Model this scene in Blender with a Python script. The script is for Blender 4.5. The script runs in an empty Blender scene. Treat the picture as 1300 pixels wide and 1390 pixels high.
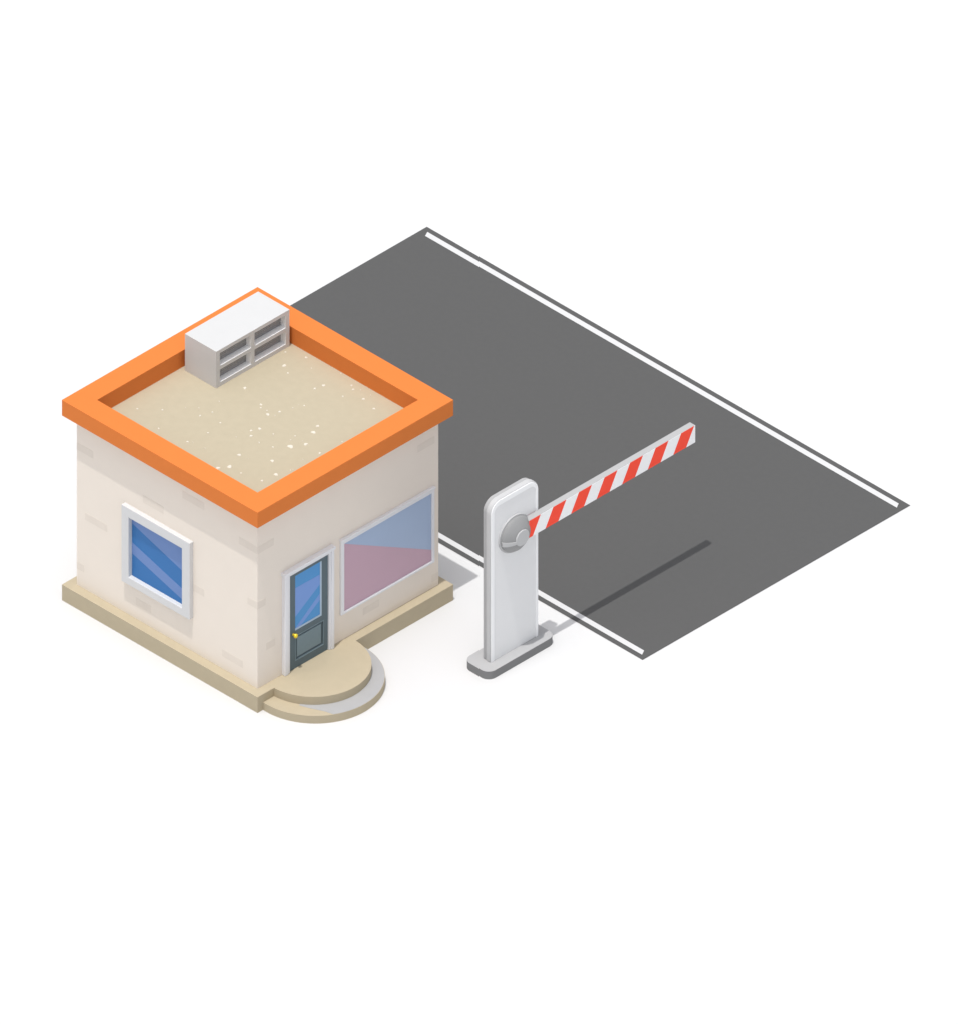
import bpy, bmesh, math
from mathutils import Vector
C = bpy.context.scene.collection
S = bpy.context.scene
L = 5.11                       # side of the square booth footprint (metres); front corner at the origin

# ---------------------------------------------------------------- materials
def lin(c):
    return tuple(((v/255)/12.92 if v/255 <= .04045 else (((v/255)+.055)/1.055)**2.4) for v in c)
def mat(name, col, rough=.6, spec=.25, var=.03, scale=3.0, metallic=0, bump=0, bscale=60):
    m = bpy.data.materials.new(name); m.use_nodes = True
    nt = m.node_tree; b = nt.nodes['Principled BSDF']
    b.inputs['Roughness'].default_value = rough
    b.inputs['Specular IOR Level'].default_value = spec
    b.inputs['Metallic'].default_value = metallic
    tc = nt.nodes.new('ShaderNodeTexCoord')
    n = nt.nodes.new('ShaderNodeTexNoise'); n.inputs['Scale'].default_value = scale; n.inputs['Detail'].default_value = 6
    r = nt.nodes.new('ShaderNodeValToRGB')
    r.color_ramp.elements[0].position = .3; r.color_ramp.elements[1].position = .7
    r.color_ramp.elements[0].color = (*[max(0, c*(1-var)) for c in col], 1)
    r.color_ramp.elements[1].color = (*[min(1, c*(1+var)) for c in col], 1)
    nt.links.new(tc.outputs['Object'], n.inputs['Vector'])
    nt.links.new(n.outputs['Fac'], r.inputs['Fac'])
    nt.links.new(r.outputs['Color'], b.inputs['Base Color'])
    if bump:
        n2 = nt.nodes.new('ShaderNodeTexNoise'); n2.inputs['Scale'].default_value = bscale
        bp = nt.nodes.new('ShaderNodeBump'); bp.inputs['Strength'].default_value = bump; bp.inputs['Distance'].default_value = .01
        nt.links.new(tc.outputs['Object'], n2.inputs['Vector'])
        nt.links.new(n2.outputs['Fac'], bp.inputs['Height']); nt.links.new(bp.outputs['Normal'], b.inputs['Normal'])
    return m
M = dict(
    ground = mat('white_ground', (.645,.645,.64), .9, .1, .005, .5),
    road   = mat('asphalt', (.099,.099,.098), .95, .08, .015, 9, bump=.05, bscale=90),
    line   = mat('road_paint', (.60,.60,.60), .8, .1, .01, 8),
    stone  = mat('plinth_stone', (.46,.395,.28), .85, .1, .02, 5),
    wall   = mat('cream_render', (.80,.725,.64), .9, .1, .008, 2),
    brick  = mat('cream_brick', (.745,.672,.59), .9, .1, .02, 6),
    orange = mat('orange_paint', (.68,.20,.05), .7, .04, .01, 3),
    roof   = mat('roof_screed', (.455,.40,.292), .95, .05, .02, 6),
    pebble = mat('pale_pebble', (.66,.62,.53), .9, .05, .02, 6),
    white  = mat('white_frame', (.63,.63,.63), .5, .2, .006, 4),
    trim   = mat('grey_white_trim', (.76,.76,.78), .5, .2, .006, 4),
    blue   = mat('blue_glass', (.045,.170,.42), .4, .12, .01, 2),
    lav    = mat('lavender_reflection', (.155,.25,.50), .4, .12, .01, 2),  # reflection bands painted onto the small window's glass
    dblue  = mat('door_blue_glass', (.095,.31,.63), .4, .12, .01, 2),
    dlav   = mat('door_lavender_reflection', (.20,.34,.70), .4, .12, .01, 2),  # reflection bands painted across the door glass
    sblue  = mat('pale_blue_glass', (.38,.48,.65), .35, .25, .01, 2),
    mauve  = mat('mauve_reflection', (.55,.37,.45), .35, .25, .01, 2),  # reflected area painted over the lower part of the shop pane
    door   = mat('slate_door', (.115,.155,.175), .6, .2, .02, 6),
    panel  = mat('slate_panel', (.19,.255,.285), .6, .2, .02, 6),
    edge   = mat('pale_lit_edge', (.45,.56,.66), .5, .2, .01, 6),
    brass  = mat('brass', (.85,.62,.03), .3, .5, .02, 6, metallic=.3),
    unit   = mat('unit_metal', (.575,.575,.57), .6, .2, .01, 4),
    grille = mat('dark_grille', (.33,.33,.33), .7, .1, .03, 20),
    post   = mat('post_white', (.52,.52,.52), .5, .2, .006, 4),
    pback  = mat('post_grey', (.40,.40,.40), .5, .2, .006, 4),
    pface  = mat('post_face', (.77,.77,.77), .55, .2, .006, 4),
    base   = mat('base_cover', (.42,.42,.42), .7, .1, .01, 6),
    skirt  = mat('base_skirt', (.21,.21,.21), .8, .1, .02, 6),
    hub    = mat('hub_grey', (.29,.29,.29), .5, .2, .01, 6),
    cap    = mat('hub_cap_grey', (.50,.50,.50), .45, .2, .01, 6),
    arm    = mat('arm_white', (.90,.90,.90), .6, .15, .006, 4),
    armbody = mat('arm_metal', (.41,.41,.41), .6, .15, .01, 4),
    shadow_plate  = mat('grey_shadow', (.385,.385,.385), .85, .1, .02, 5),
    red    = mat('arm_red', (.95,.082,.045), .6, .15, .01, 4),
)

# ---------------------------------------------------------------- helpers
def finish(name, bm, mats, parent=None, bevel=0, smooth=False, seg=2):
    bmesh.ops.recalc_face_normals(bm, faces=bm.faces)
    me = bpy.data.meshes.new(name); bm.to_mesh(me); bm.free()
    o = bpy.data.objects.new(name, me); C.objects.link(o)
    if isinstance(mats, str): mats = [mats]
    for k in mats: me.materials.append(M[k])
    if smooth:
        for p in me.polygons: p.use_smooth = True
        me.set_sharp_from_angle(angle=math.radians(35))
    if bevel:
        b = o.modifiers.new('bevel', 'BEVEL'); b.width = bevel; b.segments = seg; b.limit_method = 'ANGLE'
    if parent: 
        o.parent = parent
        o.matrix_parent_inverse = Matrix_inv(parent)
    return o
def Matrix_inv(p):
    bpy.context.view_layer.update()
    return p.matrix_world.inverted()
def box(bm, x0, x1, y0, y1, z0, z1, mi=0):
    v = [bm.verts.new((x, y, z)) for x in (x0, x1) for y in (y0, y1) for z in (z0, z1)]
    for q in ((0,1,3,2),(4,6,7,5),(0,4,5,1),(2,3,7,6),(0,2,6,4),(1,5,7,3)):
        f = bm.faces.new([v[i] for i in q]); f.material_index = mi
def prism(bm, pts, axis, a, b, mi=0):
    """polygon pts (2-D) extruded along axis from a to b. axis x: pts=(y,z); y: pts=(x,z); z: pts=(x,y)"""
    def P(p, t):
        return (t, p[0], p[1]) if axis == 'x' else (p[0], t, p[1]) if axis == 'y' else (p[0], p[1], t)
    A = [bm.verts.new(P(p, a)) for p in pts]; B = [bm.verts.new(P(p, b)) for p in pts]
    n = len(pts)
    for f in [bm.faces.new(A), bm.faces.new(B)] + [bm.faces.new((A[i], A[(i+1)%n], B[(i+1)%n], B[i])) for i in range(n)]:
        f.material_index = mi
def ringframe(bm, axis, o, i, a, b, mi=0):
    """rectangular frame: outer o and inner i are (p0,p1,q0,q1), extruded a..b"""
    def P(p, q, t):
        return (t, p, q) if axis == 'x' else (p, t, q) if axis == 'y' else (p, q, t)
    def loop(r, t): return [bm.verts.new(P(p, q, t)) for p, q in ((r[0],r[2]),(r[1],r[2]),(r[1],r[3]),(r[0],r[3]))]
    Oa, Ia, Ob, Ib = loop(o,a), loop(i,a), loop(o,b), loop(i,b)
    for k in range(4):
        j = (k+1)%4
        for q in ((Oa[k],Oa[j],Ia[j],Ia[k]), (Ob[k],Ob[j],Ib[j],Ib[k]), (Oa[k],Oa[j],Ob[j],Ob[k]), (Ia[k],Ia[j],Ib[j],Ib[k])):
            f = bm.faces.new(q); f.material_index = mi
def rrect(p0, p1, q0, q1, r, corners=(1,1,1,1), n=10):
    """rounded rectangle outline; corners: (p0q0, p1q0, p1q1, p0q1)"""
    out = []
    for k, (cx, cy, a0) in enumerate(((p0+r,q0+r,180),(p1-r,q0+r,270),(p1-r,q1-r,0),(p0+r,q1-r,90))):
        if not corners[k]:
            out.append(((p0,q0),(p1,q0),(p1,q1),(p0,q1))[k]); continue
        for t in range(n+1):
            a = math.radians(a0+90*t/n); out.append((cx+r*math.cos(a), cy+r*math.sin(a)))
    return out
def lathe_x(bm, cy, cz, prof, n=64, mi=0):
    """prof: list of (x, radius), closed with caps"""
    rings = [[bm.verts.new((x, cy+r*math.cos(2*math.pi*k/n), cz+r*math.sin(2*math.pi*k/n))) for k in range(n)] for x, r in prof]
    for A, B in zip(rings, rings[1:]):
        for k in range(n):
            f = bm.faces.new((A[k], A[(k+1)%n], B[(k+1)%n], B[k])); f.material_index = mi
    for R in (rings[0], rings[-1]):
        f = bm.faces.new(R); f.material_index = mi
def thing(name, label, cat, loc):
    o = bpy.data.objects.new(name, None); C.objects.link(o); o.location = loc
    o.empty_display_size = .3; o['label'] = label; o['category'] = cat
    return o
def struct(o, label, cat):
    o['kind'] = 'structure'; o['label'] = label; o['category'] = cat

# ---------------------------------------------------------------- setting
bm = bmesh.new()
v = [bm.verts.new(p) for p in ((-300,-300,0),(300,-300,0),(300,300,0),(-300,300,0))]; bm.faces.new(v)
struct(finish('ground', bm, 'ground'), 'plain white ground spreading around the booth and the road', 'ground')
bm = bmesh.new()
RX0, RX1, RY0, RY1 = -8.79, 3.82, 6.215, 13.21
v = [bm.verts.new(p) for p in ((RX0,RY0,.005),(RX1,RY0,.005),(RX1,RY1,.005),(RX0,RY1,.005))]; bm.faces.new(v)
struct(finish('road', bm, 'road'), 'flat dark grey stretch of asphalt road behind the booth', 'road')
for y0, y1, lab in ((6.322,6.444,'thin white edge line on the road side nearest the booth and barrier'),
                    (12.975,13.095,'thin white edge line along the far side of the road')):
    bm = bmesh.new()
    v = [bm.verts.new(p) for p in ((-8.60,y0,.010),(3.70,y0,.010),(3.63,y1,.010),(-8.66,y1,.010))]; bm.faces.new(v)
    struct(finish('road_marking', bm, 'line'), lab, 'road marking')

# ---------------------------------------------------------------- guard booth
booth = thing('guard_booth', 'square cream booth with an orange parapet roof, stone plinth and round steps', 'building', (-L/2, L/2, 0))
Z1, ZR0, ZR1 = .357, 4.178, 4.533
bm = bmesh.new(); box(bm, -L, 0, 0, L, 0, Z1)
finish('plinth', bm, 'stone', booth, .004)
W = .195                      # wall inset from the plinth edge
bm = bmesh.new()
box(bm, -L+W, -W, W, L-W, Z1-.02, 4.150)
def brick_s(x0, x1, z, wrap=0):      # brick on the front wall (faces -Y)
    box(bm, x0, x1, W-.002, W+.02, z-.16, z, 1)
def brick_e(y0, y1, z):              # brick on the side wall (faces +X)
    box(bm, -W-.02, -W+.002, y0, y1, z-.16, z, 1)
def sx(px): return (px-350)/51.96-W                  # photograph measurement to metres on each wall
def sz(px, py): return (968-py)/60-.5*(W-sx(px))
for a, b, y in ((104.5,127,600),(116,146,695.5),(194.5,222.7,672),(248,277.7,666),
                (104.5,115,761.5),(263,277.7,792),(185,205.5,811),(302,330,881)):
    brick_s(max(sx(a), -L+W), min(sx(b), -W+.002), sz(a, y))
def ey(px): return (px-350)/51.96+W
def ez(px, py): return (968-py)/60-.5*(ey(px)+W)
for a, b, y in ((362,374,873),(493,515,826),(586,596,781),(567,590,605)):
    brick_e(max(ey(a), W+.0205), min(ey(b), L-W), ez(a, y))
for a, b, y in ((325,372,728.5),(336.5,361,810)):        # bricks that turn the corner: one L-shaped piece each
    z = sz(a, y); x0, y1 = sx(a), ey(b); q = .002
    prism(bm, [(x0,W-q),(-W+q,W-q),(-W+q,y1),(-W-.02,y1),(-W-.02,W+.02),(x0,W+.02)], 'z', z-.16, z, 1)
finish('wall', bm, ['wall','brick'], booth)
# parapet ring
bm = bmesh.new(); R = .46
def lp(i, z): return [bm.verts.new(p) for p in ((-L+i,i,z),(-i,i,z),(-i,L-i,z),(-L+i,L-i,z))]
ob, ot, it, ib = lp(0,ZR0), lp(0,ZR1), lp(R,ZR1), lp(R,4.105)
for A, B in ((ob,ot),(ot,it),(it,ib),(ib,ob)):
    for k in range(4): bm.faces.new((A[k],A[(k+1)%4],B[(k+1)%4],B[k]))
finish('parapet', bm, 'orange', booth, .003)
# roof deck with pale specks set into it
RZ = 4.158
bm = bmesh.new(); box(bm, -L+R-.02, -R+.02, R-.02, L-R+.02, 4.08, RZ)
SP = []
def speck(px, py, rx=2.0, ry=1.2):
    u = (px-350)/51.96; w = 2*((968-py)/60-RZ); x, y = (u-w)/2, (u+w)/2
    if not (-L+R+.03 < x < -R-.03 and R+.03 < y < L-R-.03): return
    for qx, qy, qr in SP:
        if math.hypot(x-qx, y-qy) < (rx+qr)/40: return
    SP.append((x, y, rx))
    n = 10; top = []; bot = []
    for k in range(n):
        a = 2*math.pi*k/n; wob = 1+.16*math.sin(3*a+px)+.14*math.sin(2*a+py)
        du, dw = rx*math.cos(a)*wob/51.96, 2*ry*math.sin(a)*wob/60
        dx, dy = (du-dw)/2, (du+dw)/2
        top.append(bm.verts.new((x+dx*.8, y+dy*.8, RZ+.008))); bot.append(bm.verts.new((x+dx, y+dy, RZ-.003)))
    f = bm.faces.new(top); f.material_index = 1
    for k in range(n):
        f = bm.faces.new((bot[k], bot[(k+1)%n], top[(k+1)%n], top[k])); f.material_index = 1
z1 = [(550,802,1.5),(697,808,1.5),(675,918,1.5),(912,798,1),(991,822,1.4),(919,842,1.6),(1031,758,1),(1038,884,1.5),(966,944,1.5),
      (845,996,1.8),(877,999,.8),(948,1034,.9),(1092,1142,3.6),(1024,1150,3),(1149,1073,2.8),(1182,679,2.6),(1131,967,.8),(1276,777,2),
      (1276,796,1.4),(1219,930,2),(1219,961,2.2),(1269,919,2.6),(1266,1000,1.3),(833,795,.7),(1203,1095,.6),(1160,1180,1.4)]
z2 = [(201,547,3),(222,592,1.6),(329,500,2),(207,468,1.6),(360,563,.9),(432,664,2.4),(452,676,2.6),(380,683,2),(597,664,1.6),(606,688,1.8),
      (545,729,1.4),(666,744,2.2),(708,722,.7),(651,692,.8),(728,801,2),(757,801,2),(534,594,1),(63,777,2.2),(62,796,1.4),(99,812,1.2),
      (104,835,2.8),(129,836,.8),(147,841,.9),(173,819,2),(251,798,1),(318,783,1.3),(284,777,.6),(56,919,2.8),(136,951,1.3),(10,930,2),
      (51,1000,1.4),(265,962,1.3),(238,986,1),(308,993,.7),(397,903,2.4),(372,940,3.4),(237,1023,4.2),(327,1010,3),(134,1027,1.4),
      (409,1063,2),(541,995,1.2),(130,1108,2.8),(152,1188,3.2),(237,1163,1),(252,1160,.7),(70,1225,2),(190,1225,1),(310,1100,.8)]
for x, y, r in z1: speck(60+x/4.333, 370+y/4.333, r, r*.58)
for x, y, r in z2: speck(340+x/4.333, 370+y/4.333, r, r*.58)
finish('roof', bm, ['roof','pebble'], booth)

# steps by the door
def step(r, xc, yc, z0, z1, xb):
    a0 = math.acos(max(-1, min(1, (xb-xc)/r)))
    pts = [(xc+r*math.cos(a), yc+r*math.sin(a)) for a in [-a0+2*a0*k/96 for k in range(97)]]
    bm = bmesh.new(); prism(bm, pts, 'z', z0, z1)
    return finish('step', bm, 'stone', booth, .0012, smooth=True)
lower = step(1.285, .085, 1.427, 0, .1745, .002)
# upper step's cast shadow on the lower step, modelled as a flat grey plate
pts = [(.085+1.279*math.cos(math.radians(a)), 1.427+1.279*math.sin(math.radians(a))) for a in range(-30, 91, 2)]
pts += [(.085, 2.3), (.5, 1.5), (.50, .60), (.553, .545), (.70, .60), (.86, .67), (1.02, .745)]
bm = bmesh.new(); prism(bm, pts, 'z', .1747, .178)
finish('shadow_plate', bm, 'shadow_plate', lower)
step(1.068, -.03, 1.4975, .1785, Z1+.002, -.008)

# small square window on the front wall
def glass(name, axis, p0, p1, q0, q1, t, depth, base, polys, mats, parent):
    """pane lying on plane t with painted reflection bands; polys in unit coordinates (a right, b down from the top)"""
    bm = bmesh.new()
    d = (t, t+depth)
    if axis == 'y': box(bm, p0, p1, d[0], d[1], q0, q1, 0)
    else: box(bm, d[0], d[1], p0, p1, q0, q1, 0)
    for pts in polys:
        pp = [(p0+a*(p1-p0), q1-b*(q1-q0)) for a, b in pts]
        prism(bm, pp, axis, t-(.002 if depth > 0 else -.002), t+(.004 if depth > 0 else -.004), 1)
    return finish(name, bm, mats, parent)
bm = bmesh.new()
FX0, FX1, FZ0, FZ1 = -3.655, -1.8725, 1.118, 2.852
ringframe(bm, 'y', (FX0,FX1,FZ0,FZ1), (FX0+.185,FX1-.205,FZ0+.17,FZ1-.215), W-.098, W+.01)
win = finish('window', bm, 'white', booth, .012)
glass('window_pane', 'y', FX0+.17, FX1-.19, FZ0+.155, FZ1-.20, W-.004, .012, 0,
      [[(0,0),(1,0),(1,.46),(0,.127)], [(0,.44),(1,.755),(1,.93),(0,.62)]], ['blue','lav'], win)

# wide shop window on the side wall
bm = bmesh.new()
ringframe(bm, 'x', (2.335,4.775,.955,2.62), (2.42,4.715,1.0,2.545), -W-.01, -W+.045)
box(bm, -W-.01, -W+.065, 2.325, 4.785, 2.621, 2.66)
shop = finish('display_window', bm, 'trim', booth, .006)
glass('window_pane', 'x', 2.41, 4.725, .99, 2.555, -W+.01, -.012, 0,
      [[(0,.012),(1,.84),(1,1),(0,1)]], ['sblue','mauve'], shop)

# door
Y0, Y1, DZ0, DZ1 = .975, 2.0, Z1+.002, 2.54
bm = bmesh.new()
box(bm, -W-.01, -W+.008, Y0-.03, Y1+.03, DZ0, DZ1+.03)
GY0, GY1, GZ0, GZ1 = 1.15, 1.85, 1.20, 2.44
# stiles and rails stand proud, leaving the glazed and panelled openings recessed
ringframe(bm, 'x', (Y0-.03,Y1+.03,1.13,DZ1+.03), (GY0,GY1,GZ0,GZ1), -W+.008, -W+.03)
ringframe(bm, 'x', (Y0-.03,Y1+.03,DZ0,1.13), (GY0+.02,GY1+.02,.55,1.06), -W+.008, -W+.03)
leaf = finish('door', bm, 'door', booth, .003)
bm = bmesh.new()
XO, XI = -W-.01, -W+.09
o = 'x'
def jamb(y0, y1, z0, z1, x1): box(bm, XO, x1, y0, y1, z0, z1)
jamb(Y0-.145, Y0-.055, DZ0, 2.60, XI); jamb(Y0-.055, Y0, DZ0, 2.60, XI-.018)
jamb(Y1+.05, Y1+.115, DZ0, 2.60, XI); jamb(Y1, Y1+.05, DZ0, 2.60, XI-.018)
box(bm, XO, XI-.018, Y0+.0005, Y1-.0005, DZ1, 2.60)
box(bm, XO, XI+.02, Y0-.165, Y1+.135, 2.601, 2.665)
finish('door_frame', bm, 'trim', leaf, .008)
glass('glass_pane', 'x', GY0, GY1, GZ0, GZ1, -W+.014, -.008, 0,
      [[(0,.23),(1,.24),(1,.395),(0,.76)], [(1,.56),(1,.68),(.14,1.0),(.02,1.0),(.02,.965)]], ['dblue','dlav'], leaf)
bm = bmesh.new()
ringframe(bm, 'x', (GY0,GY1,GZ0,GZ1), (GY0+.006,GY1-.04,GZ0+.04,GZ1-.006), -W+.012, -W+.022)  # wide pale strips right and bottom paint in the lit recess sides
finish('lit_recess_edge', bm, 'edge', leaf)
bm = bmesh.new()
box(bm, -W+.006, -W+.022, GY0+.055, GY1-.015, .585, 1.025)
finish('lower_panel', bm, 'panel', leaf, .008)
bm = bmesh.new()
ringframe(bm, 'x', (GY0-.005,GY1+.045,.525,1.085), (GY0+.007,GY1+.033,.537,1.073), -W+.028, -W+.036)
finish('panel_moulding', bm, 'panel', leaf)
bm = bmesh.new()
lathe_x(bm, 1.10, 1.145, [(-W+.03,.028),(-W+.05,.016),(-W+.062,.022),(-W+.072,.038),(-W+.092,.046),(-W+.112,.040),(-W+.124,.02),(-W+.127,.004)], 24)
finish('door_knob', bm, 'brass', leaf, smooth=True)

# ---------------------------------------------------------------- roof unit
AX0, AX1, AY0, AY1, AZ0, AH = -4.543, -3.725, 2.647, 4.56, RZ, .83
unit = thing('ventilation_unit', 'light grey metal ventilation box with four dark openings on the booth roof', 'ventilation unit', ((AX0+AX1)/2, (AY0+AY1)/2, AZ0))
e = .14
bm = bmesh.new()
box(bm, AX0, AX1-e, AY0, AY1, AZ0+.001, AZ0+AH-.0)       # core behind the openings
bays = ((AY0+.096, AY0+.914), (AY0+1.0, AY0+1.818)); rows = ((.09,.379), (.46,.753))
ys = [AY0, bays[0][0], bays[0][1], bays[1][0], bays[1][1], AY1]
zs = [0, .09, .379, .46, .753, AH]
for y0, y1 in ((ys[0],ys[1]), (ys[2],ys[3]), (ys[4],ys[5])): box(bm, AX1-e, AX1, y0, y1, AZ0+.001, AZ0+AH)
for y0, y1 in bays:
    for z0, z1 in ((zs[0]+.001,zs[1]), (zs[2],zs[3]), (zs[4],zs[5])): box(bm, AX1-e, AX1-.001, y0, y1, AZ0+z0, AZ0+z1)
bmesh.ops.remove_doubles(bm, verts=bm.verts, dist=.0001)
finish('housing', bm, 'unit', unit)
for y0, y1 in bays:
    for z0, z1 in rows:
        bm = bmesh.new()
        box(bm, AX1-e+.001, AX1-.004, y0+.001, y1-.001, AZ0+z0+.0005, AZ0+z0+.003)
        box(bm, AX1-e+.001, AX1-.004, y1-.003, y1-.0005, AZ0+z0+.0035, AZ0+z1-.0005)
        box(bm, AX1-e+.001, AX1-.004, y0+.0005, y0+.003, AZ0+z0+.0035, AZ0+z1-.0005)
        box(bm, AX1-e+.001, AX1-.004, y0+.0035, y1-.0035, AZ0+z1-.003, AZ0+z1-.0005)
        finish('lit_liner', bm, 'arm', unit)  # added plates, paler than the housing, colouring in light on the sills and reveals
        bm = bmesh.new()
        box(bm, AX1-e, AX1-e+.006, y0+.004, y1-.004, AZ0+z0+.004, AZ0+z1-.004)
        n = 7
        for k in range(n):
            z = AZ0+z0+.02+(z1-z0-.04)*k/(n-1)
            box(bm, AX1-e+.0065, AX1-e+.014, y0+.005, y1-.005, z-.005, z+.005)
        finish('grille', bm, 'grille', unit)

# ---------------------------------------------------------------- barrier
BX0, BX1, BY0, BY1, BZ = 1.64, 2.30, 3.72, 5.487, .178
bar = thing('parking_barrier', 'light grey barrier post with its red and white striped arm lowered over the road', 'barrier', ((BX0+BX1)/2, (BY0+BY1)/2, 0))
bm = bmesh.new(); prism(bm, rrect(BX0,BX1,BY0,BY1,.18), 'z', 0, BZ-.006)
base = finish('base', bm, 'skirt', bar, smooth=True)
bm = bmesh.new(); prism(bm, rrect(BX0,BX1,BY0,BY1,.18), 'z', BZ-.006, BZ)
finish('base_cover', bm, 'base', base, .002, smooth=True)
PX0, PX1, PY0, PY1, PZ = 1.87, 2.08, 3.99, 5.245, 3.76
bm = bmesh.new()
prism(bm, rrect(PY0+.012,PY1-.012,BZ+.001,PZ-.012,.25,(0,0,1,1),16), 'x', PX0, PX0+.085, 1)
prism(bm, rrect(PY0,PY1,BZ+.001,PZ,.26,(0,0,1,1),16), 'x', PX0+.085, PX1-.012, 0)
post = finish('post', bm, ['post','pback'], bar, .018, smooth=True, seg=3)
# raised white rim round the front face: outer and inner outlines bridged
bm = bmesh.new()
n = 16
outer = rrect(PY0+.018,PY1-.018,BZ+.002,PZ-.018,.245,(0,0,1,1),n)
inner = rrect(PY0+.095,PY1-.075,BZ+.002,PZ-.125,.15,(0,0,1,1),n)
loops = [[bm.verts.new((x, p[0], p[1])) for p in pts] for pts, x in ((outer,PX1-.0125),(outer,PX1+.004),(inner,PX1+.004),(inner,PX1-.0125))]
for A, B in zip(loops, loops[1:]+loops[:1]):
    for k in range(1, len(A)): bm.faces.new((A[k], A[(k+1)%len(A)], B[(k+1)%len(A)], B[k]))
finish('front_rim', bm, 'arm', post, .004, smooth=True)
bm = bmesh.new(); prism(bm, rrect(PY0+.09,PY1-.07,BZ+.003,PZ-.12,.15,(0,0,1,1),n), 'x', PX1-.0115, PX1-.006)
finish('front_panel', bm, 'pface', post, smooth=True)
HY, HZ = 4.603, 2.815
bm = bmesh.new()
lathe_x(bm, HY, HZ, [(PX1-.006,.405),(PX1+.018,.405),(PX1+.026,.40)], 72, 1)
lathe_x(bm, HY, HZ, [(PX1+.0262,.375),(2.135,.374),(2.15,.368),(2.19,.335),(2.235,.27),(2.275,.205),(2.29,.175)], 72, 0)
hub = finish('pivot_hub', bm, ['hub','cap'], bar, smooth=True)
bm = bmesh.new()
lathe_x(bm, HY, HZ, [(2.288,.17),(2.305,.17),(2.312,.163)], 48)
finish('hub_cap', bm, 'cap', hub, smooth=True)
# hub's highlight modelled as a paler curved bar, cap to left edge
bm = bmesh.new()
prof = [(0.15,2.302),(.2,2.288),(.27,2.245),(.33,2.203),(.372,2.152)]
rows_ = []
for r, x in prof:
    t = (r-.15)/.222; half = .03+.025*t
    ang = math.radians(196-8*t)
    cyy, czz = HY+r*math.cos(ang), HZ+r*math.sin(ang)
    ty, tz = -math.sin(ang), math.cos(ang)
    rows_.append([bm.verts.new((x+dx, cyy+s*half*ty, czz+s*half*tz)) for dx, s in ((-.03,-1),(.006,-1),(.006,1),(-.03,1))])
for A, B in zip(rows_, rows_[1:]):
    for k in range(4): bm.faces.new((A[k],A[(k+1)%4],B[(k+1)%4],B[k]))
bm.faces.new(rows_[0]); bm.faces.new(rows_[-1])
finish('hub_highlight', bm, 'cap', hub, smooth=True)
# striped arm
GX0, GX1, GY_0, GY_1, GZ_0, GZ_1 = 2.088, 2.225, 4.85, 9.18, 2.652, 3.036
bm = bmesh.new(); box(bm, GX0, GX1, GY_0, GY_1, GZ_0, GZ_1, 0)
H = GZ_1-GZ_0
def clip(pts, lim, sign):
    out = []
    for i in range(len(pts)):
        a, b = pts[i], pts[(i+1)%len(pts)]
        ina, inb = sign*(a[0]-lim) >= 0, sign*(b[0]-lim) >= 0
        if ina: out.append(a)
        if ina != inb:
            t = (lim-a[0])/(b[0]-a[0]); out.append((lim, a[1]+t*(b[1]-a[1])))
    return out
for k in range(-1, 6):
    s0 = 5.477+.667*k
    for t0, t1, mi in ((s0, s0+.34, 1), (s0+.34, s0+.667, 2)):
        pts = [(t0-.207, GZ_0), (t1-.207, GZ_0), (t1, GZ_1), (t0, GZ_1)]
        pts = clip(clip(pts, GY_0, 1), GY_1, -1)
        prism(bm, pts, 'x', GX1+.0005, GX1+.003, mi)
        prism(bm, [(y, min(z, GZ_1-.012)) for y, z in pts], 'x', GX0-.003, GX0-.0005, mi)
# last white corner at the tip
t = 5.477+.667*6
pts = clip([(t-.207, GZ_0), (t+.3, GZ_0), (t+.3, GZ_1), (t, GZ_1)], GY_1, -1)
if len(pts) > 2:
    prism(bm, pts, 'x', GX1+.0005, GX1+.003, 1)
finish('barrier_arm', bm, ['armbody','red','arm'], bar)

# ---------------------------------------------------------------- camera (true isometric, orthographic)
cam = bpy.data.cameras.new('camera'); co = bpy.data.objects.new('camera', cam); C.objects.link(co)
cam.type = 'ORTHO'; cam.ortho_scale = 1390/(60/math.sqrt(2/3)); cam.clip_end = 600; cam.clip_start = 1
r = Vector((1,1,0))/math.sqrt(2); f = Vector((-1,1,-1))/math.sqrt(3); up = r.cross(f)
k = 60/math.sqrt(2/3)
# the photograph's centre (650, 695) against the booth's front corner (350, 968)
tgt = r*((650-350)/k) + up*((968-695)/k)
co.location = tgt - f*60
co.rotation_euler = f.to_track_quat('-Z', 'Y').to_euler()
S.camera = co

# ---------------------------------------------------------------- light
travel = Vector((-.05, .195, -1)).normalized()
sd = -travel
el = math.asin(sd.z); az = math.atan2(sd.x, sd.y)
sun = bpy.data.lights.new('sun', 'SUN'); sun.energy = 2.1; sun.angle = math.radians(.6); sun.color = (1,.985,.965)
so = bpy.data.objects.new('sun', sun); C.objects.link(so); so.rotation_euler = travel.to_track_quat('-Z','Y').to_euler(); so.location = (0,0,20)
w = bpy.data.worlds.new('World'); S.world = w; w.use_nodes = True
nt = w.node_tree; bg = nt.nodes['Background']; sky = nt.nodes.new('ShaderNodeTexSky'); sky.sky_type = 'NISHITA'
sky.sun_disc = False; sky.sun_elevation = el; sky.sun_rotation = az; sky.dust_density = 3; sky.ozone_density = .6
hs = nt.nodes.new('ShaderNodeHueSaturation'); hs.inputs['Saturation'].default_value = .3
nt.links.new(sky.outputs['Color'], hs.inputs['Color']); nt.links.new(hs.outputs['Color'], bg.inputs['Color']); bg.inputs['Strength'].default_value = .15
S.view_settings.view_transform = 'Standard'; S.view_settings.look = 'None'
S.view_settings.exposure = 0.13; S.view_settings.gamma = 1
S.render.engine = 'CYCLES'; S.cycles.max_bounces = 8; S.cycles.diffuse_bounces = 6
